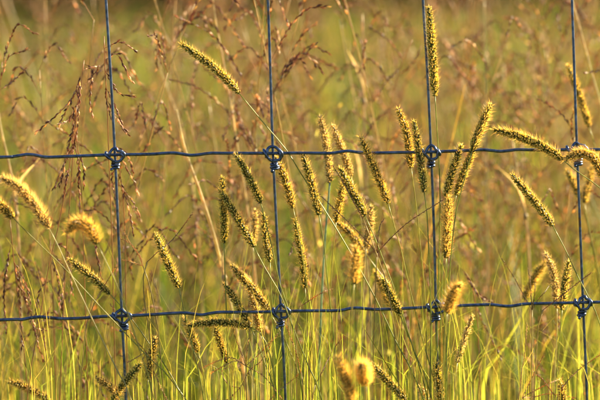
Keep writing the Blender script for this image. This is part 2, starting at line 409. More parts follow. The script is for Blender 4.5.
# ------------------------------------------------------------------ foxtail grass
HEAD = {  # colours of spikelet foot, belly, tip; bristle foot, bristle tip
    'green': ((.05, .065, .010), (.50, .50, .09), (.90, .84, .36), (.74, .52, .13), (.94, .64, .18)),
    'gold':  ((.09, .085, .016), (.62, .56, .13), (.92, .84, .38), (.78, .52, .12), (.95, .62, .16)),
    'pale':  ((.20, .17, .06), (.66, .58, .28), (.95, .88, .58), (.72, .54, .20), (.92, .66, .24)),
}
def make_head(path, rad, kind, r, fuzz=1.0):
    """path tip -> base in metres"""
    c0, c1, c2, b0, b1 = HEAD[kind]
    core, g, h = MB(), MB(), MB()
    pts = smooth_path(list(reversed(path)), .0023)      # base -> tip
    k = len(pts); fr = frames(pts)
    prof = []
    for i in range(k):
        t = i / (k - 1)
        f = min(1, .45 + t / .10 * .55) if t < .10 else 1
        if t > .6: f *= max(.22, 1 - .68 * ((t - .6) / .4) ** 2.1)
        prof.append(f * rad * (1 + .05 * math.sin(i * 1.3 + rad * 1e4)))
    core.tube(pts, [max(.0004, p * .6) for p in prof], lerp3(c0, c1, .06), 7)
    for i in range(k):
        t_, a_, b_ = fr[i]; R_ = prof[i]
        n_ = max(4, int(round(2 * math.pi * R_ / .0025)))
        ph = i * 2.4 + r.uniform(0, .5)
        for j in range(n_):
            an = ph + 2 * math.pi * j / n_ + r.uniform(-.16, .16)
            rd = a_ * math.cos(an) + b_ * math.sin(an); sd = t_.cross(rd)
            d = (t_ * r.uniform(.6, 1.0) + rd * r.uniform(.75, 1.15)).normalized()
            p = pts[i] + rd * (R_ * .5) + t_ * r.uniform(-.0008, .0008)
            kk = r.uniform(.75, 1.2)
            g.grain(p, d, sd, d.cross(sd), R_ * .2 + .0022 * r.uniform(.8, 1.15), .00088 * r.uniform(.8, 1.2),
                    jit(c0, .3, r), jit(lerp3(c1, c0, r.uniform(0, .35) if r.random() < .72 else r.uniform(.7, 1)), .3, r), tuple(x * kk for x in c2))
            for q in range(int(r.uniform(2.6, 4.8) * fuzz + .5)):
                d2 = (t_ * r.uniform(.5, 1.2) + rd * r.uniform(.75, 1.35) + sd * r.uniform(-.5, .5)).normalized()
                h.hair(p + rd * (R_ * .2), d2, (d2.cross(rd) + sd * r.uniform(-.5, .5)).normalized(), r.uniform(.0038, .0078) * (1 + .12 * (fuzz - 1)) * (rad / .004) ** .4, .0001, jit(b0, .25, r), jit(b1, .25, r))
    # a small brush at the very tip
    t_, a_, b_ = fr[-1]
    for j in range(16):
        an = r.uniform(0, 6.28); rd = a_ * math.cos(an) + b_ * math.sin(an)
        d2 = (t_ + rd * r.uniform(0, .45)).normalized()
        h.hair(pts[-1] - t_ * .001, d2, d2.cross(rd).normalized(), r.uniform(.003, .006), .0002, c2, b1)
    g.v += core.v; nb = len(g.v) - len(core.v); g.f += [tuple(x + nb for x in f) for f in core.f]; g.c += core.c
    return g, h

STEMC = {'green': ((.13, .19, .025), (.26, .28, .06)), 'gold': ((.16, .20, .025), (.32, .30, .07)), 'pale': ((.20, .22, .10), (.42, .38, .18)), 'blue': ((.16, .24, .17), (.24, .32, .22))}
def to_ground(pts):
    """carry a stem on from the last traced point down to the soil"""
    a, b = pts[-2], pts[-1]; dz = max(.02, a.z - b.z)
    sx = max(-.9, min(.9, (b.x - a.x) / dz))
    z = b.z
    if z < .1: return pts
    return pts + [Vector((b.x + sx * z * .26, b.y + .01, z * .66)), Vector((b.x + sx * z * .40, b.y + .015, z * .3)), Vector((b.x + sx * z * .43, b.y + .02, -.01))]
def leaf_geo(pts, w, col, r, seg=.02, tw=None):
    """pts base -> tip; w half width in metres"""
    p = smooth_path(pts, seg); k = len(p); mb = MB()
    wid = [w * (.55 + .45 * min(1, i / (k - 1) / .25)) * max(.04, 1 - (i / (k - 1)) ** 2.2) for i in range(k)]
    cols = [lerp3(jit(col, .1, r), lerp3(col, (.42, .33, .08), .5), (i / (k - 1)) ** 2) for i in range(k)]
    side = Vector((1, r.uniform(-.8, .8), 0)).normalized()
    mb.blade(p, wid, side, cols, .35, r.uniform(-1.2, 1.2) if tw is None else tw)
    return mb
def foxtail(label, head, stem, d=0.0, w=8.4, kind='green', tipd=None, fuzz=1.0, sr=.75, stemk=None, group='foxtail grasses along the fence'):
    r = random.Random(hash((head[0][0], head[0][1])) & 0xffff)
    td = tipd if tipd is not None else r.uniform(-.012, .012)
    k = len(head)
    hp = [P(u, v, d + td * (1 - i / (k - 1))) for i, (u, v) in enumerate(head)]
    sp = [hp[-1] + (hp[-2] - hp[-1]) * .06] + [P(u, v, d) for u, v in stem]
    sp = smooth_path(to_ground(sp), .012)
    base = sp[-1]
    e = tag(empty('foxtail_plant', base), label, 'foxtail grass', group)
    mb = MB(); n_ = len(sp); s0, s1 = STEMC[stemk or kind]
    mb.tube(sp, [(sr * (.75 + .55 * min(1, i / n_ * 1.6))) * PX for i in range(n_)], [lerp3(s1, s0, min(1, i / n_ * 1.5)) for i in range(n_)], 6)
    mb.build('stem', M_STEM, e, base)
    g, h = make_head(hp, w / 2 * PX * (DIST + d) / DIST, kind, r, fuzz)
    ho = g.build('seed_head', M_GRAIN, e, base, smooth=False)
    h.build('bristles', M_BRIS, ho, base, smooth=False)
    # one or two narrow leaves low on the culm
    for q in range(2):
        i = int(n_ * r.uniform(.62, .88)); s = sp[i]; a = r.uniform(0, 6.28); ln = r.uniform(.10, .2)
        o = Vector((math.cos(a), math.sin(a), 0))
        leaf_geo([s, s + o * ln * .25 + Vector((0, 0, ln * .5)), s + o * ln * .6 + Vector((0, 0, ln * .75)), s + o * ln + Vector((0, 0, ln * .7))], .0022, jit((.13, .17, .02), .25, r), r).build('leaf', M_LEAF, e, base)
    return e

FOX = [
 ('long foxtail head leaning left high above the upper wire left of the second upright', [(181,44),(197,55),(212,66),(227,80),(239,93)], [(262,121),(287,151),(300,172),(337,230),(371,290),(395,340),(424,400)], 0, 8.6, 'green', {}),
 ('tallest foxtail head standing upright right beside the third upright wire at the top', [(429,8),(431,35),(433,65),(435,96)], [(437,130),(439,160),(440,200),(439,260),(437,330),(436,400)], 0, 9, 'green', {}),
 ('foxtail head crossing the upper wire, left one of the pair before the third upright', [(398,109),(405,128),(409,148),(411,168)], [(416,205),(420,245),(425,300),(428,400)], .01, 8.4, 'gold', {}),
 ('dark green foxtail head touching the left side of the third upright at the upper wire', [(414,122),(419,150),(422,172),(424,192)], [(427,215),(429,260),(431,320),(430,400)], -.01, 8.4, 'green', {}),
 ('golden rimmed foxtail head leaning right above the upper wire right of the third upright', [(490,105),(483,122),(477,137),(472,151)], [(462,188),(455,218),(450,270),(447,330),(446,400)], -.02, 9.6, 'green', {'fuzz': 1.4}),
 ('foxtail head tucked just under the golden rimmed right leaning one', [(476,142),(469,160),(462,178),(456,195)], [(450,230),(446,280),(444,340),(443,400)], .01, 8.4, 'green', {}),
 ('shorter foxtail head between third upright and the right leaning pair', [(461,146),(455,163),(450,180),(446,197)], [(443,230),(442,280),(440,340),(440,400)], .005, 8.4, 'green', {}),
 ('upright stout foxtail head hanging below the right leaning cluster beside third upright', [(449,197),(448,218),(447,238),(446,258)], [(445,290),(446,340),(448,400)], -.01, 10.2, 'gold', {'fuzz': 1.3}),
 ('long foxtail head lying nearly level with its tip to the left over the upper wire', [(494,130),(515,135),(535,143),(552,152),(563,160)], [(575,170),(600,188),(640,225),(672,300),(680,400)], -.01, 9.4, 'green', {'fuzz': 1.2}),
 ('arched fuzzy foxtail head bending over the upper knot of the rightmost upright', [(566,159),(576,154),(588,155),(597,163),(603,178)], [(608,200),(613,260),(616,330),(618,400)], -.07, 11, 'gold', {'fuzz': 1.3, 'tipd': 0}),
 ('single foxtail head leaning left below the upper wire left of the rightmost upright', [(512,175),(524,189),(539,207),(553,226)], [(566,251),(577,275),(590,300),(600,325),(620,400)], 0, 8.8, 'green', {}),
 ('foxtail head with tip just under the upper wire left of the second upright', [(236,155),(245,170),(253,186),(261,203)], [(267,228),(273,252),(280,285),(291,320),(303,400)], 0, 8.4, 'green', {}),
 ('straight vertical foxtail head left of the second upright under the upper wire', [(222,178),(223,200),(224,222),(224,243)], [(225,275),(227,330),(229,400)], .005, 8, 'green', {}),
 ('foxtail head leaning left across the straight vertical one beside second upright', [(220,190),(230,206),(243,228),(254,247)], [(266,270),(280,294),(294,330),(310,370),(322,400)], -.01, 8.2, 'green', {}),
 ('short dark foxtail head hanging beside the second upright below the upper wire', [(264,215),(265,232),(267,248),(270,262)], [(271,290),(273,330),(274,400)], .01, 8, 'green', {}),
 ('foxtail head leaning left just right of the second upright under its upper knot', [(275,156),(282,172),(288,190),(293,208)], [(297,228),(303,260),(310,310),(316,400)], .02, 8.4, 'gold', {}),
 ('slender foxtail head right of the second upright midway between both level wires', [(295,220),(299,243),(303,266),(305,288)], [(306,310),(306,350),(305,400)], .05, 7.4, 'green', {}),
 ('foxtail head with its tip at the upper wire, first right of the second upright', [(303,155),(309,175),(314,195),(319,215)], [(324,245),(328,285),(333,330),(338,400)], 0, 8.4, 'green', {}),
 ('pale blurred foxtail head on a thick bluish stem crossing the upper wire', [(320,117),(325,138),(328,160),(330,182)], [(328,205),(325,240),(322,290),(320,340),(318,400)], .10, 8.6, 'pale', {'sr': 1.35, 'stemk': 'blue'}),
 ('pale blurred foxtail head crossing the upper wire right of the thick bluish stem', [(333,126),(340,145),(346,160),(351,176)], [(358,205),(364,240),(370,300),(372,400)], .11, 8.4, 'pale', {}),
 ('dark green foxtail head leaning left in the middle below the upper wire', [(340,168),(348,184),(357,200),(365,216)], [(374,236),(384,262),(396,294),(412,345),(428,400)], 0, 8.8, 'green', {}),
 ('small foxtail head pointing up between two crossing stems in the middle', [(343,182),(341,196),(338,210),(336,222)], [(333,250),(330,300),(328,400)], .05, 7.4, 'gold', {}),
 ('foxtail head leaning left across the upper wire in the middle of the bay', [(361,138),(370,158),(379,180),(388,203)], [(394,225),(401,250),(410,290),(424,345),(438,400)], 0, 8.6, 'gold', {'fuzz': 1.2}),
 ('blurred upright foxtail head at the centre below the dark leaning one', [(371,207),(370,222),(368,236),(366,248)], [(364,280),(362,330),(361,400)], .10, 9, 'pale', {}),
 ('blurred slanting foxtail head low in the middle pointing up left', [(335,221),(345,229),(354,238),(366,254)], [(376,268),(392,290),(405,330),(412,400)], .13, 8.2, 'gold', {}),
 ('short glowing orange foxtail head standing alone above the lower wire in the centre', [(356,248),(356,260),(355,272),(354,284)], [(352,310),(350,350),(348,400)], -.17, 10, 'gold', {'fuzz': 2.2}),
 ('green foxtail head leaning into the lower wire left of the third upright', [(382,279),(388,290),(394,303),(400,315)], [(408,335),(420,365),(432,400)], .0, 8.2, 'green', {}),
 ('blurred pale foxtail head behind the green one at the lower wire', [(375,272),(381,284),(386,296),(390,308)], [(396,335),(402,370),(406,400)], .14, 8, 'gold', {}),
 ('large glowing blurred foxtail head at the bottom centre leaning left', [(338,358),(343,372),(348,387),(353,404)], [(356,420),(359,450)], -.20, 11, 'gold', {'fuzz': 2.2}),
 ('round glowing foxtail head pointing at the viewer at the bottom centre', [(362,364),(363,370),(364,376),(365,384)], [(367,392),(369,420),(370,450)], -.19, 12, 'gold', {'tipd': -.028, 'fuzz': 2.4}),
 ('dark foxtail head lying slantwise at the bottom right of the round glowing one', [(373,365),(383,376),(394,388),(406,400)], [(415,412),(430,450)], 0, 8.6, 'green', {}),
 ('foxtail head running down right to the lower knot of the second upright', [(232,266),(243,279),(256,293),(268,310)], [(278,327),(290,352),(306,400)], .01, 8.4, 'gold', {}),
 ('foxtail head leaning left across the lower wire left of the second upright', [(225,285),(234,298),(243,313),(251,328)], [(258,345),(267,370),(277,400)], 0, 8.4, 'green', {}),
 ('pale foxtail head between two leaning ones at the lower wire by second upright', [(250,292),(254,305),(257,318),(260,332)], [(263,350),(266,375),(268,400)], .03, 7.6, 'pale', {}),
 ('foxtail head lying level just under the lower wire left of the second upright', [(188,326),(208,323),(230,323),(250,327)], [(260,333),(268,348),(274,375),(277,400)], 0, 7.8, 'green', {'fuzz': 1.5}),
 ('small blurred foxtail head left of the level one under the lower wire', [(184,318),(189,329),(193,340),(198,352)], [(202,368),(208,400)], .08, 7.6, 'gold', {}),
 ('small foxtail head hanging below the level one under the lower wire', [(215,328),(219,340),(223,351),(227,363)], [(230,378),(234,400)], .05, 7.2, 'gold', {}),
 ('lone foxtail head leaning left in the left bay above the lower wire', [(156,235),(163,252),(171,270),(179,288)], [(184,310),(192,345),(204,400)], 0, 8.8, 'green', {}),
 ('foxtail head with grey green tip pointing left beside the first upright', [(70,260),(83,270),(97,282),(110,294)], [(126,312),(150,345),(184,400)], .02, 8.4, 'green', {}),
 ('fuzzy golden foxtail head leaning left near the left edge below the upper wire', [(2,178),(18,187),(34,205),(49,228)], [(58,246),(68,268),(95,325),(120,376),(131,400)], -.04, 10, 'pale', {'fuzz': 2.4}),
 ('foxtail head cut by the left edge of the picture', [(-14,194),(-5,201),(4,209),(13,218)], [(35,240),(64,268),(105,312),(147,356),(186,400)], -.03, 9.6, 'gold', {'fuzz': 1.5}),
 ('golden arched foxtail head bowing left beside the first upright', [(67,232),(73,225),(82,223),(91,230),(97,244)], [(106,262),(118,288),(130,320),(146,370),(154,400)], -.11, 12, 'gold', {'fuzz': 2.4, 'tipd': 0}),
 ('short glowing foxtail head low at the foot of the first upright', [(97,378),(103,382),(110,387),(117,394)], [(123,402),(130,430)], -.05, 8.4, 'gold', {'fuzz': 1.4}),
 ('dark green foxtail head leaning right across the foot of the first upright', [(141,364),(132,374),(122,386),(112,399)], [(106,410),(98,440)], -.03, 8.6, 'green', {}),
 ('foxtail head standing just right of the first upright below the lower wire', [(155,339),(152,352),(150,365),(148,379)], [(147,390),(146,410)], .02, 8, 'gold', {}),
 ('pale curved foxtail head ending at the lower wire left of the rightmost upright', [(546,254),(552,268),(555,285),(557,308)], [(557,330),(555,365),(554,400)], .05, 8, 'pale', {}),
 ('blurred golden foxtail head bowing left above the lower wire near the right', [(547,262),(539,271),(531,285),(524,299)], [(521,320),(520,360),(520,400)], .17, 9, 'gold', {}),
 ('dark green foxtail head between the pale curved one and the rightmost upright', [(569,262),(566,278),(564,292),(562,310)], [(560,335),(557,370),(556,400)], .03, 8.2, 'green', {}),
 ('glowing blurred foxtail head over the lower wire right of the third upright', [(460,284),(454,293),(450,302),(447,313)], [(445,335),(443,370),(442,400)], -.15, 11, 'gold', {'fuzz': 2.4}),
 ('thin foxtail head leaning right low down right of the third upright', [(472,317),(467,331),(462,346),(457,363)], [(455,380),(454,400)], .0, 5.6, 'pale', {}),
 ('foxtail head at the very foot of the third upright', [(436,364),(438,377),(440,390),(441,404)], [(442,415),(443,440)], -.01, 8.4, 'green', {}),
 ('pale foxtail head at the bottom edge left of the third upright', [(420,387),(425,395),(430,404),(434,412)], [(436,420),(440,450)], .02, 8.4, 'pale', {}),
 ('small foxtail tip rising from the bottom edge left of the rightmost upright', [(560,381),(562,390),(563,400),(564,412)], [(565,420),(566,440)], 0, 8, 'gold', {}),
 ('blurred foxtail head crossing behind the rightmost upright below the upper wire', [(567,170),(571,178),(575,187),(580,198)], [(584,212),(592,245),(600,300),(604,400)], .2, 7.4, 'gold', {}),
 ('blurred foxtail head leaning right near the right edge below the arched one', [(593,166),(590,178),(587,190),(584,203)], [(588,225),(597,265),(606,330),(608,400)], .2, 7.4, 'gold', {}),
 ('blurred golden foxtail head high beside the rightmost upright above the upper wire', [(568,66),(575,84),(582,104),(589,127)], [(596,150),(606,200),(614,300),(616,400)], .2, 7.6, 'gold', {}),
 ('blurred pale foxtail head behind the crossing pair left of the second upright', [(255,211),(255,222),(254,234),(253,246)], [(253,270),(252,320),(252,400)], .16, 6.6, 'pale', {}),
 ('blurred golden foxtail head lying along the bottom left corner', [(10,382),(22,386),(35,392),(50,400)], [(60,407),(80,440)], .15, 8, 'gold', {}),
]
for (lab, hd, st, d, w, kind, kw) in FOX:
    foxtail(lab, hd, st, d, w, kind, **kw)

# ------------------------------------------------------------------ finger grass: thin rays from one node
def finger_grass(label, node, arms, stem, d, col, group='finger grasses with spreading rays'):
    r = random.Random(int(node[0] * 7 + node[1]))
    sp = smooth_path(to_ground([P(*node, d)] + [P(u, v, d) for u, v in stem]), .015); base = sp[-1]
    e = tag(empty('finger_grass_plant', base), label, 'grass', group)
    mb = MB(); mb.tube(sp, .55 * PX, jit((.26, .2, .07), .2, r), 5); mb.build('stem', M_STEM, e, base)
    for arm in arms:
        p = smooth_path([P(*node, d)] + [P(u, v, d + r.uniform(-.01, .01)) for u, v in arm], .0016)
        mb = MB(); k = len(p); mb.tube(p, [.42 * PX * (1 - .5 * i / k) for i in range(k)], col, 5)
        fr = frames(p)
        for i in range(int(k * .12), k):
            t_, a_, b_ = fr[i]; an = (i % 2) * math.pi + r.uniform(-.5, .5)
            rd = a_ * math.cos(an) + b_ * math.sin(an); sd = t_.cross(rd)
            dd = (t_ * 1.6 + rd * r.uniform(.2, .5)).normalized()
            c = jit(r.choice([col, lerp3(col, (.5, .38, .2), .6), lerp3(col, (.12, .05, .05), .5)]), .25, r)
            mb.grain(p[i] + rd * .0003, dd, sd, dd.cross(sd), .0024, .00042, c, c, lerp3(c, (.6, .5, .3), .3))
        mb.build('seed_ray', M_GRAIN, e, base, smooth=False)
    return e
TAN = (.40, .27, .12); PURP = (.20, .11, .08)
finger_grass('thin purplish finger grass forming a wide V between centre and third upright', (377,253), [[(362,236),(343,217),(321,196)], [(392,237),(410,221),(443,200)], [(378,238),(380,226),(384,219)]], [(375,300),(372,400)], -.01, PURP)
finger_grass('single slanting finger grass ray crossing the dark leaning foxtail in the middle', (363,219), [[(350,195),(342,180),(333,166)]], [(375,250),(390,300),(400,400)], -.015, PURP)
finger_grass('pale dry finger grass star at the bottom left of the second upright', (246,366), [[(236,361),(224,366),(211,373)], [(262,375),(274,388),(282,399)], [(247,350),(250,330),(249,322)], [(258,355),(270,343),(278,334)], [(240,350),(235,336),(233,328)], [(232,358),(215,362),(203,368)]], [(246,385),(247,420)], -.01, TAN)
finger_grass('dry finger grass spreading low between second upright and bottom edge', (240,388), [[(228,384),(222,372),(230,366)], [(250,370),(262,360),(276,336)], [(232,396),(222,404),(214,412)]], [(241,400),(242,430)], .02, lerp3(TAN, PURP, .4))
finger_grass('dry branching finger grass right of the first upright above the lower wire', (143,266), [[(140,256),(132,246),(124,231)], [(136,250),(128,242),(119,238)], [(137,264),(130,261),(122,260)]], [(150,288),(158,330),(164,400)], .01, TAN)
finger_grass('finger grass ray running up right past the lone left foxtail', (147,262), [[(160,250),(174,238),(192,214)]], [(143,285),(150,340),(156,400)], .03, PURP)
finger_grass('open finger grass fan just above the lower wire left of rightmost upright', (532,310), [[(522,292),(512,274),(501,258)], [(531,295),(530,280),(528,268)], [(534,298),(535,290),(535,284)], [(538,300),(544,293),(549,286)]], [(532,340),(531,400)], 0, lerp3(PURP, (.2, .2, .05), .5))
finger_grass('long thin finger grass ray crossing the rightmost upright above the lower wire', (543,310), [[(560,297),(575,285),(591,273)]], [(538,330),(534,400)], -.005, PURP)
finger_grass('reddish finger grass forming a low V near the bottom right corner', (557,398), [[(549,388),(542,379),(534,373)], [(566,383),(580,369),(600,355)]], [(557,410),(557,440)], 0, (.38, .2, .1))
finger_grass('dry finger grass fan at the bottom edge in the right bay', (522,398), [[(530,382),(537,368),(544,355)], [(536,390),(548,384),(560,379)], [(534,397),(550,394),(575,398)]], [(521,410),(520,440)], .01, lerp3(TAN, (.4, .2, .1), .5))
finger_grass('pale beaded dry ray standing tall in the right bay below the lower wire', (519,398), [[(521,378),(525,352),(527,325)]], [(518,410),(518,440)], .015, (.42, .33, .2))
finger_grass('dry rays crossing behind the foot of the first upright', (146,352), [[(138,372),(136,385),(134,398)], [(155,374),(162,390),(168,402)], [(136,340),(126,325),(110,304)], [(128,362),(124,357),(120,356)]], [(150,375),(158,410)], .015, TAN)
finger_grass('slanting dry ray left of the first upright crossing the lower wire', (87,322), [[(95,302),(103,288),(116,266)]], [(84,345),(80,400)], .01, TAN)
finger_grass('dry ray climbing across the bottom centre among upright green stems', (315,385), [[(322,372),(332,352),(343,336)]], [(312,400),(310,430)], .01, PURP)
finger_grass('dry ray rising right above the lower wire right of the second upright', (300,307), [[(310,300),(320,294),(331,289)]], [(297,330),(296,400)], .01, (.38, .2, .08))
finger_grass('dry ray slanting just below the lower wire beside the second upright', (301,372), [[(296,352),(290,336),(284,320)], [(290,382),(280,390),(270,400)]], [(303,385),(304,420)], .0, TAN)

# ------------------------------------------------------------------ leaf tufts and single stems at the fence foot
def tuft(label, leaves, base_u, d, group='grass tufts at the fence foot'):
    r = random.Random(int(base_u * 3 + d * 100))
    b0 = P(base_u, 400, d); base = Vector((b0.x, b0.y, 0))
    e = tag(empty('grass_tuft', base), label, 'grass tuft', group)
    for (pts, w, col, dd) in leaves:
        p = [P(u, v, d + dd) for u, v in pts]           # traced foot -> tip
        f = p[0]
        root = Vector((base.x + (f.x - base.x) * .35, f.y, -.01))
        mid = Vector((base.x + (f.x - base.x) * .8 , f.y, f.z * .5))
        leaf_geo([root, mid] + p, w / 2 * PX, col, r, .02, tw=r.uniform(-.7, .7)).build('leaf', M_LEAF, e, base)
    return e
def auto_leaves(u0, u1, n_, vtop, seed, cols, w=(1.6, 3.4), dd=.06, lean=30):
    r = random.Random(seed); out = []
    for i in range(n_):
        u = r.uniform(u0, u1); vt = r.uniform(*vtop); le = r.uniform(-lean, lean)
        h = 400 - vt
        out.append(([(u, 402), (u + le * .15, 400 - h * .4), (u + le * .45, 400 - h * .75), (u + le, vt)], r.uniform(*w), jit(r.choice(cols), .25, r), r.uniform(-dd, dd)))
    return out
LG = (.075, .18, .02); LY = (.17, .20, .025); LD = (.045, .085, .015); LO_ = (.42, .26, .03); LS = (.36, .26, .10); LB = (.12, .19, .11)
MIX = [LG, LY, LG, LD, LD, (.06, .15, .018)]
tuft('bright green leafy tuft around the foot of the third upright', [([(444,402),(449,330),(453,285),(462,241)], 2.6, LG, 0), ([(433,402),(432,350),(433,300),(434,262)], 4.2, (.08, .17, .02), .03), ([(455,402),(460,350),(463,310),(465,285)], 2, LY, -.02)]
     + auto_leaves(408, 464, 34, (240, 370), 1, MIX + [LD], dd=.06, lean=22), 436, .0)
tuft('upright green leaf tuft in the middle below the lower wire', auto_leaves(308, 400, 32, (235, 375), 2, MIX + [LD], dd=.1, lean=28) + [([(318,402),(330,360),(316,342),(300,333)], 1.4, LG, 0), ([(408,402),(380,362),(345,335),(302,322)], 1.6, LG, -.01), ([(432,402),(414,365),(402,335),(390,297)], 2.2, LB, -.015), ([(347,402),(348,360),(349,320),(351,282)], 1.5, LD, -.01), ([(361,402),(361,340),(362,280),(364,236)], 1.6, LG, -.01), ([(372,402),(376,360),(381,330),(388,300)], 1.4, LD, -.01)], 348, .02)
tuft('mixed green and straw tuft left of the second upright at the bottom', auto_leaves(195, 285, 28, (270, 390), 3, MIX + [LS, LS], dd=.08, lean=36) + [([(256,402),(254,388),(252,375),(248,366)], 9, LO_, .01), ([(240,402),(241,390),(243,380),(246,374)], 5, LG, .01)], 240, .03)
tuft('thin green tuft right of the second upright below the lower wire', auto_leaves(283, 318, 11, (230, 350), 4, MIX + [LS], dd=.07, lean=26), 300, .02)
tuft('sparse green tuft at the foot of the first upright', auto_leaves(112, 165, 11, (290, 380), 5, MIX + [LS], dd=.06, lean=40) + [([(196,402),(178,375),(163,353),(150,334)], 2, LY, 0), ([(222,402),(197,358),(173,316),(148,272)], 1.7, LS, -.01)], 140, .02)
tuft('slender green tuft left of the rightmost upright at the bottom', [([(508,402),(519,376),(528,358),(535,347)], 1.8, LY, 0), ([(579,402),(582,360),(588,310),(592,250)], 2.2, LY, -.01), ([(590,402),(590,330),(594,270),(598,215)], 1.6, LG, -.01)] + auto_leaves(535, 572, 10, (270, 370), 6, MIX, dd=.05, lean=16), 552, .02)
tuft('broad blurred yellow green leaf clump in the right bay', [([(483,404),(497,360),(520,320),(545,272)], 10, (.24, .27, .035), 0), ([(485,402),(484,360),(482,320),(478,283)], 9, (.20, .25, .03), .12), ([(575,402),(570,340),(560,300),(541,280)], 6, LY, .03), ([(500,402),(496,375),(505,358),(520,348)], 7, (.3, .33, .03), .1)] + auto_leaves(470, 540, 8, (300, 390), 7, MIX, (3, 6), .1, 50), 500, .3)
tuft('blurred yellow green leaf clump behind the left bay bottom', auto_leaves(160, 215, 10, (280, 380), 8, [LY, LG, (.34, .33, .03)], (4, 8), .1, 50), 185, .35)
tuft('blurred green leaf clump at the bottom left corner', auto_leaves(-10, 80, 14, (290, 385), 9, [LY, LG, LD], (3, 6), .15, 40) + [([(45,402),(28,384),(12,372),(-6,358)], 2, LG, -.3)], 35, .32)
tuft('blurred broad green leaf clump behind the middle bay', auto_leaves(300, 400, 14, (220, 360), 10, [LY, LG, (.30, .33, .03)], (4, 8), .12, 40), 350, .4)
tuft('blurred green leaf clump behind the lower right corner', auto_leaves(560, 625, 10, (270, 380), 11, [LY, LG], (3, 7), .12, 40), 590, .3)
tuft('blurred narrow green leaf clump left of the first upright', auto_leaves(70, 120, 9, (300, 385), 12, [LY, LG, LD], (3, 5), .1, 36), 95, .3)

FINE = [LG, LY, LD, LD, (.12, .18, .03), LS, LS, (.28, .22, .07)]
for lab_, u0_, u1_, sd_ in (('fine green and dry blades between the left edge and the first upright', 0, 112, 31), ('fine green and dry blades filling the bay between first and second uprights', 128, 205, 32),
        ('fine blades rising among foxtails left of the third upright', 375, 415, 33), ('fine green blades rising between third and rightmost uprights', 462, 575, 34), ('fine blades in the lower right corner past the rightmost upright', 586, 625, 35), ('very fine mixed blades right of the second upright', 286, 345, 36), ('fine tangled blades just left of the second upright at the bottom', 205, 280, 37), ('fine vivid green blades crowding the third upright below the lower wire', 408, 470, 38)):
    tuft(lab_, auto_leaves(u0_, u1_, max(9, int((u1_ - u0_) * .34)), (205, 375), sd_, FINE, (.9, 2.2), .14, 70) + auto_leaves(u0_, u1_, max(4, int((u1_ - u0_) * .07)), (290, 392), sd_ + 50, [LS, LS, LG, (.34, .2, .09)], (.8, 1.5), .05, 110), (u0_ + u1_) / 2, .09)

BG = [(.06, .16, .02), (.09, .19, .022), (.05, .11, .016), (.16, .21, .025)]
for lab_, u0_, u1_, sd_, d_ in (('broad bending green leaves at the bottom right of the third upright', 450, 540, 61, .12), ('broad bending green leaves at the bottom between second and third uprights', 300, 410, 62, .14),
        ('broad bending green leaves low behind the rightmost upright', 545, 620, 63, .16), ('broad bending green leaves low in the left bay', 20, 120, 64, .2), ('broad bending green leaves low between first and second uprights', 135, 260, 65, .18)):
    tuft(lab_, auto_leaves(u0_, u1_, 12, (285, 380), sd_, BG, (3, 6), .1, 95), (u0_ + u1_) / 2, d_)

def stalk(label, pts, d, w, col, joints, name='dry_stalk', cat='stalk', group='tall pale dry stalks behind the fence', foot=None):
    """a jointed pale culm, top -> foot"""
    r = random.Random(int(pts[0][0]) + 5)
    sp = smooth_path(to_ground([P(u, v, d) for u, v in pts]), .012); base = sp[-1]; k = len(sp)
    e = tag(empty(name, base), label, cat, group)
    mb = MB(); mb.tube(sp, [w / 2 * PX * (.6 + .4 * min(1, i / k * 2)) for i in range(k)], [jit(col, .15, r) for i in range(k)], 7); mb.build('stem', M_DRY, e, base)
    for j in range(joints):
        i = int(k * (.06 + .8 * (j + r.uniform(.1, .6)) / joints)); i = min(i, k - 2)
        p = sp[i]; t = (sp[i] - sp[i + 1]).normalized(); ln = r.uniform(.02, .05)
        mb = MB(); mb.tube([p - t * .003, p, p + t * .003], [w / 2 * PX * f for f in (1, 1.35, 1)], lerp3(col, (.3, .2, .1), .4), 7); mb.build('node', M_DRY, e, base)
        o = Vector((r.uniform(-1, 1), r.uniform(-1, 1), .6)).normalized()
        leaf_geo([p, p + t * ln * .6 + o * ln * .15, p + t * ln * .8 + o * ln * .9], w * .6 * PX, lerp3(col, (.5, .38, .2), .4), r, .01).build('leaf', M_DRY, e, base)
    return e
stalk('tall pale jointed stalk rising left of the second upright to the top edge', [(210,-30),(214,12),(220,45),(228,90),(236,140),(246,200),(256,290),(262,400)], .32, 3.4, (.50, .40, .20), 4)
stalk('thick pale stalk slanting across the left bay below the upper wire', [(176,110),(185,150),(200,192),(214,236),(226,285),(238,340),(248,400)], .22, 4.6, (.55, .46, .22), 3)
stalk('pale stalk slanting up beside the lone left foxtail', [(150,30),(163,78),(183,132),(192,190),(200,260),(206,400)], .5, 3.2, (.46, .38, .18), 3)
stalk('pale stalk behind the pale blurred pair right of centre', [(362,14),(363,60),(364,120),(366,180),(368,260),(368,400)], .45, 4.4, (.46, .36, .2), 4)
stalk('thin pale stalk reaching the top edge in the third bay', [(340,20),(349,70),(357,120),(362,200),(366,300),(368,400)], .5, 2.4, (.46, .38, .2), 3)
stalk('pale stalk slanting near the top right corner', [(566,-20),(580,30),(592,75),(604,120),(622,220),(640,400)], .3, 4, (.5, .42, .2), 3)
stalk('pale stalk standing at the left edge of the picture', [(-4,100),(2,135),(8,160),(15,200),(20,270),(22,400)], .3, 4, (.5, .4, .2), 3)
stalk('blurred pale stalk left of the single leaning foxtail', [(512,140),(519,185),(526,220),(530,280),(533,400)], .35, 4, (.46, .37, .2), 3)
stalk('pale stem in the middle of the fourth bay reaching the top', [(484,0),(485,50),(486,130),(487,220),(488,400)], .5, 3, (.4, .36, .18), 3)

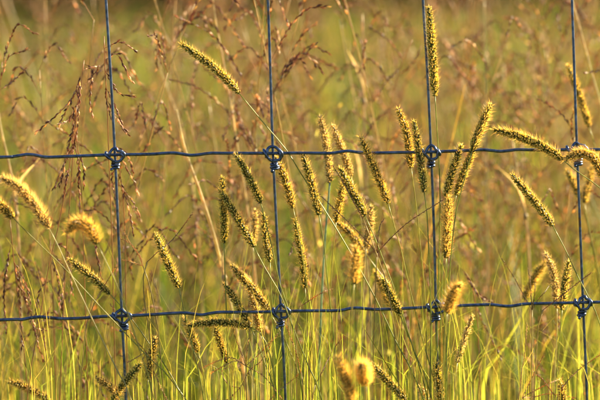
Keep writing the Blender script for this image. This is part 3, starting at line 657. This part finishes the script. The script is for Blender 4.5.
# ------------------------------------------------------------------ reddish panicle grass
def panicle_geo(r, h, lean, nb, top_len, blen):
    """local, foot at the origin; returns stem points and branch list"""
    ax = r.uniform(0, 6.28)
    st = [Vector((math.cos(ax) * lean * h * t ** 2.2, math.sin(ax) * lean * h * t ** 2.2, h * t)) for t in [i / 8 for i in range(9)]]
    return st
def spikelets(mb, p, r, i0, size, dens=.0045):
    fr = frames(p); k = len(p)
    for i in range(i0, k):
        t_, a_, b_ = fr[i]; an = (i % 2) * math.pi + r.uniform(-.9, .9)
        rd = a_ * math.cos(an) + b_ * math.sin(an); sd = t_.cross(rd)
        dd = (t_ + rd * r.uniform(.1, .35)).normalized()
        c = jit(r.choice([(.16, .07, .05), (.21, .10, .065), (.12, .05, .04), (.30, .17, .10), (.52, .38, .24)]), .25, r)
        ln = size * r.uniform(.75, 1.2)
        mb.grain(p[i], dd, sd, dd.cross(sd), ln, ln * .155, c, c, lerp3(c, (.66, .50, .24), r.choice([0, .3, .8])))
def panicle(label, stem, branches, d, group, sr=1.0, col=(.26, .20, .06), size=.0064):
    """traced: stem top -> foot, branches as pixel paths from the stem outwards"""
    r = random.Random(int(stem[0][0] * 11 + stem[0][1]))
    sp = smooth_path(to_ground([P(u, v, d) for u, v in stem]), .012); base = sp[-1]; k = len(sp)
    e = tag(empty('panicle_plant', base), label, 'panicle grass', group)
    mb = MB(); mb.tube(sp, [sr * PX * (.45 + .45 * min(1, i / k * 1.6)) for i in range(k)], [lerp3((.3, .15, .06), col, min(1, i / k * 2)) for i in range(k)], 6); mb.build('stem', M_STEM, e, base)
    for br in branches:
        p = smooth_path([P(u, v, d + r.uniform(-.01, .01)) for u, v in br], .0031); mb = MB()
        mb.tube(p, .35 * PX, (.26, .14, .06), 4); spikelets(mb, p, r, max(1, int(len(p) * .1)), size); mb.build('branch', M_GRAIN, e, base, smooth=False)
    return e
G1 = 'reddish panicle grasses near the fence'
panicle('dark red stemmed panicle grass rising left of the first upright through the upper wire', [(77,105),(74,130),(68,175),(58,228),(49,266),(38,330),(28,393)],
        [[(76,120),(70,140),(66,158),(60,184)], [(77,108),(80,85),(77,130),(72,150)], [(70,165),(66,180),(64,196)], [(75,125),(74,110),(72,150)], [(73,140),(78,160),(79,180)]], .07, G1)
panicle('drooping reddish panicle strand hanging left of the golden arched foxtail', [(76,130),(79,160),(82,200),(84,260),(86,330),(88,400)],
        [[(78,175),(79,190),(80,205),(79,218)], [(77,135),(70,150),(55,186)], [(78,150),(83,165),(84,185)], [(80,210),(93,240),(96,250),(101,276)]], .12, G1)
panicle('red brown panicle grass spreading at the top left above the upper wire', [(84,60),(80,95),(76,120),(72,170),(66,260),(60,400)],
        [[(82,72),(75,92),(60,122)], [(80,88),(62,110),(38,131)], [(84,64),(92,70),(90,98),(92,112)], [(83,70),(98,67),(88,82)], [(79,100),(70,118),(60,124)]], .1, G1)
panicle('red brown panicle grass hanging around the first upright above the upper wire', [(104,36),(105,70),(107,100),(109,160),(112,240),(116,400)],
        [[(105,60),(116,54),(124,66),(131,80)], [(105,48),(120,42),(135,50)], [(106,85),(106,98),(110,115)], [(106,88),(114,104),(124,130)], [(105,70),(118,92),(132,96)], [(107,100),(118,120),(127,133)]], .06, G1)
panicle('reddish panicle branches drooping right of the first upright under the upper wire', [(112,140),(118,160),(124,210),(126,300),(128,400)],
        [[(116,150),(124,164),(133,180),(137,190)], [(114,145),(124,152),(130,162),(133,172)], [(118,160),(112,180),(116,200)], [(120,180),(129,210),(133,232)], [(121,190),(130,198),(139,214)]], .12, G1)
panicle('reddish panicle strands hanging across the lower wire near the left edge', [(10,220),(14,262),(18,300),(24,350),(28,400)],
        [[(13,255),(17,280),(20,310),(22,345)], [(12,240),(6,270),(4,300),(6,330)], [(14,262),(26,300),(32,325),(44,330)], [(16,280),(30,310),(38,345),(44,360)], [(14,262),(24,280),(30,300)]], .13, G1)
panicle('reddish panicle strands hanging between left edge and first upright near the lower wire', [(50,240),(52,280),(54,330),(56,400)],
        [[(51,255),(58,280),(60,310)], [(51,250),(64,270),(62,300),(64,318)], [(50,245),(66,250),(72,292)], [(52,280),(40,290),(34,325)], [(53,300),(44,330),(48,370)]], .16, G1)
panicle('purple brown drooping panicle tip at the upper left edge of the picture', [(2,62),(0,90),(-4,150),(-8,260),(-8,400)],
        [[(2,66),(10,40),(18,25),(33,32)], [(1,80),(8,58),(26,50)], [(0,90),(14,80),(24,70)]], .2, G1)
panicle('dark red panicle strands sweeping above the upper wire right of the centre', [(412,40),(400,70),(390,110),(384,180),(382,260),(380,400)],
        [[(404,60),(390,42),(372,28)], [(402,66),(386,82),(376,98)], [(395,90),(372,60),(358,72)], [(398,76),(412,64),(420,50)], [(390,110),(376,120),(362,142)]], .35, G1)
panicle('brown panicle strand curving low right of the third upright above the lower wire', [(462,268),(472,285),(478,330),(480,400)],
        [[(463,272),(470,280),(477,292),(489,301)], [(466,278),(480,296),(490,302)], [(474,300),(486,330),(500,356)]], .16, G1)

# blurred ones standing in the meadow: prototypes copied plant by plant
G2 = 'blurred reddish panicle grasses out in the meadow'
LAB2 = 'blurred reddish brown panicle grass standing in the meadow behind the fence'
protos = []
for i in range(9):
    r = random.Random(500 + i); h = r.uniform(.95, 1.16); st = panicle_geo(r, h, r.uniform(.03, .22), 0, 0, 0)
    st = smooth_path(st, .03); k = len(st)
    e = empty('panicle_plant', (0, 0, 0)); tag(e, LAB2, 'panicle grass', G2)
    mb = MB(); mb.tube(st, [.0011 * (1.1 - .7 * j / k) for j in range(k)], [lerp3((.24, .22, .06), (.42, .30, .13), j / k) for j in range(k)], 4); mb.build('stem', M_STEM, e)
    for q in range(r.randint(10, 15)):
        t = r.uniform(.6, 1.0) if q else 1.0; j = min(k - 1, int(t * (k - 1))); a = r.uniform(0, 6.28); ln = r.uniform(.045, .105) * (1.25 - .5 * (t - .66) / .34)
        o = Vector((math.cos(a), math.sin(a), 0)); s = st[j]
        p = smooth_path([s, s + o * ln * .28 + Vector((r.uniform(-.004, .004), 0, ln * .45)), s + o * ln * .55 + Vector((0, r.uniform(-.004, .004), ln * .7)), s + o * ln * .85 + Vector((0, 0, ln * r.uniform(.2, .95)))], .0045)
        mb = MB(); mb.tube(p, .00035, (.26, .14, .06), 3); spikelets(mb, p, r, int(len(p) * .25), .0078); mb.build('branch', M_GRAIN, e, None, smooth=False)
    protos.append(e)
spots = []
r = random.Random(91)
for i in range(215):
    d = .22 + 3.0 * r.random() ** 1.3
    half = .09 * (DIST + d) + .05 + .02 * d
    x = r.uniform(-half, half)
    if d < .4 and x > -.1 and r.random() < .4: d += .2
    spots.append((Vector((x, P0.y + d + x * .14, 0)), d))
for i, (s, d) in enumerate(spots):
    if i < len(protos): e = protos[i]
    else:
        src = protos[i % len(protos)]; e = src.copy(); SC.collection.objects.link(e)
        for ch in src.children:
            c = ch.copy(); SC.collection.objects.link(c); c.parent = e
    u = 300 + 600 * (s.x / (s.y * .18)) ; b = sum(u > x for x in (118, 277, 434, 580))
    far = 'close' if d < .9 else 'well'
    bay = ['left of the first upright', 'between first and second uprights', 'between second and third uprights', 'between third and rightmost uprights', 'right of the rightmost upright'][b]
    tag(e, f'blurred reddish brown panicle grass {far} behind the fence {bay}', 'panicle grass', f'blurred panicle grasses {far} behind the fence {bay}')
    e.location = (s.x, s.y, ground_z(s.x, s.y)); e.rotation_euler = (0, 0, r.uniform(0, 6.28)); q = r.uniform(.82, 1.05); e.scale = (q, q, q)
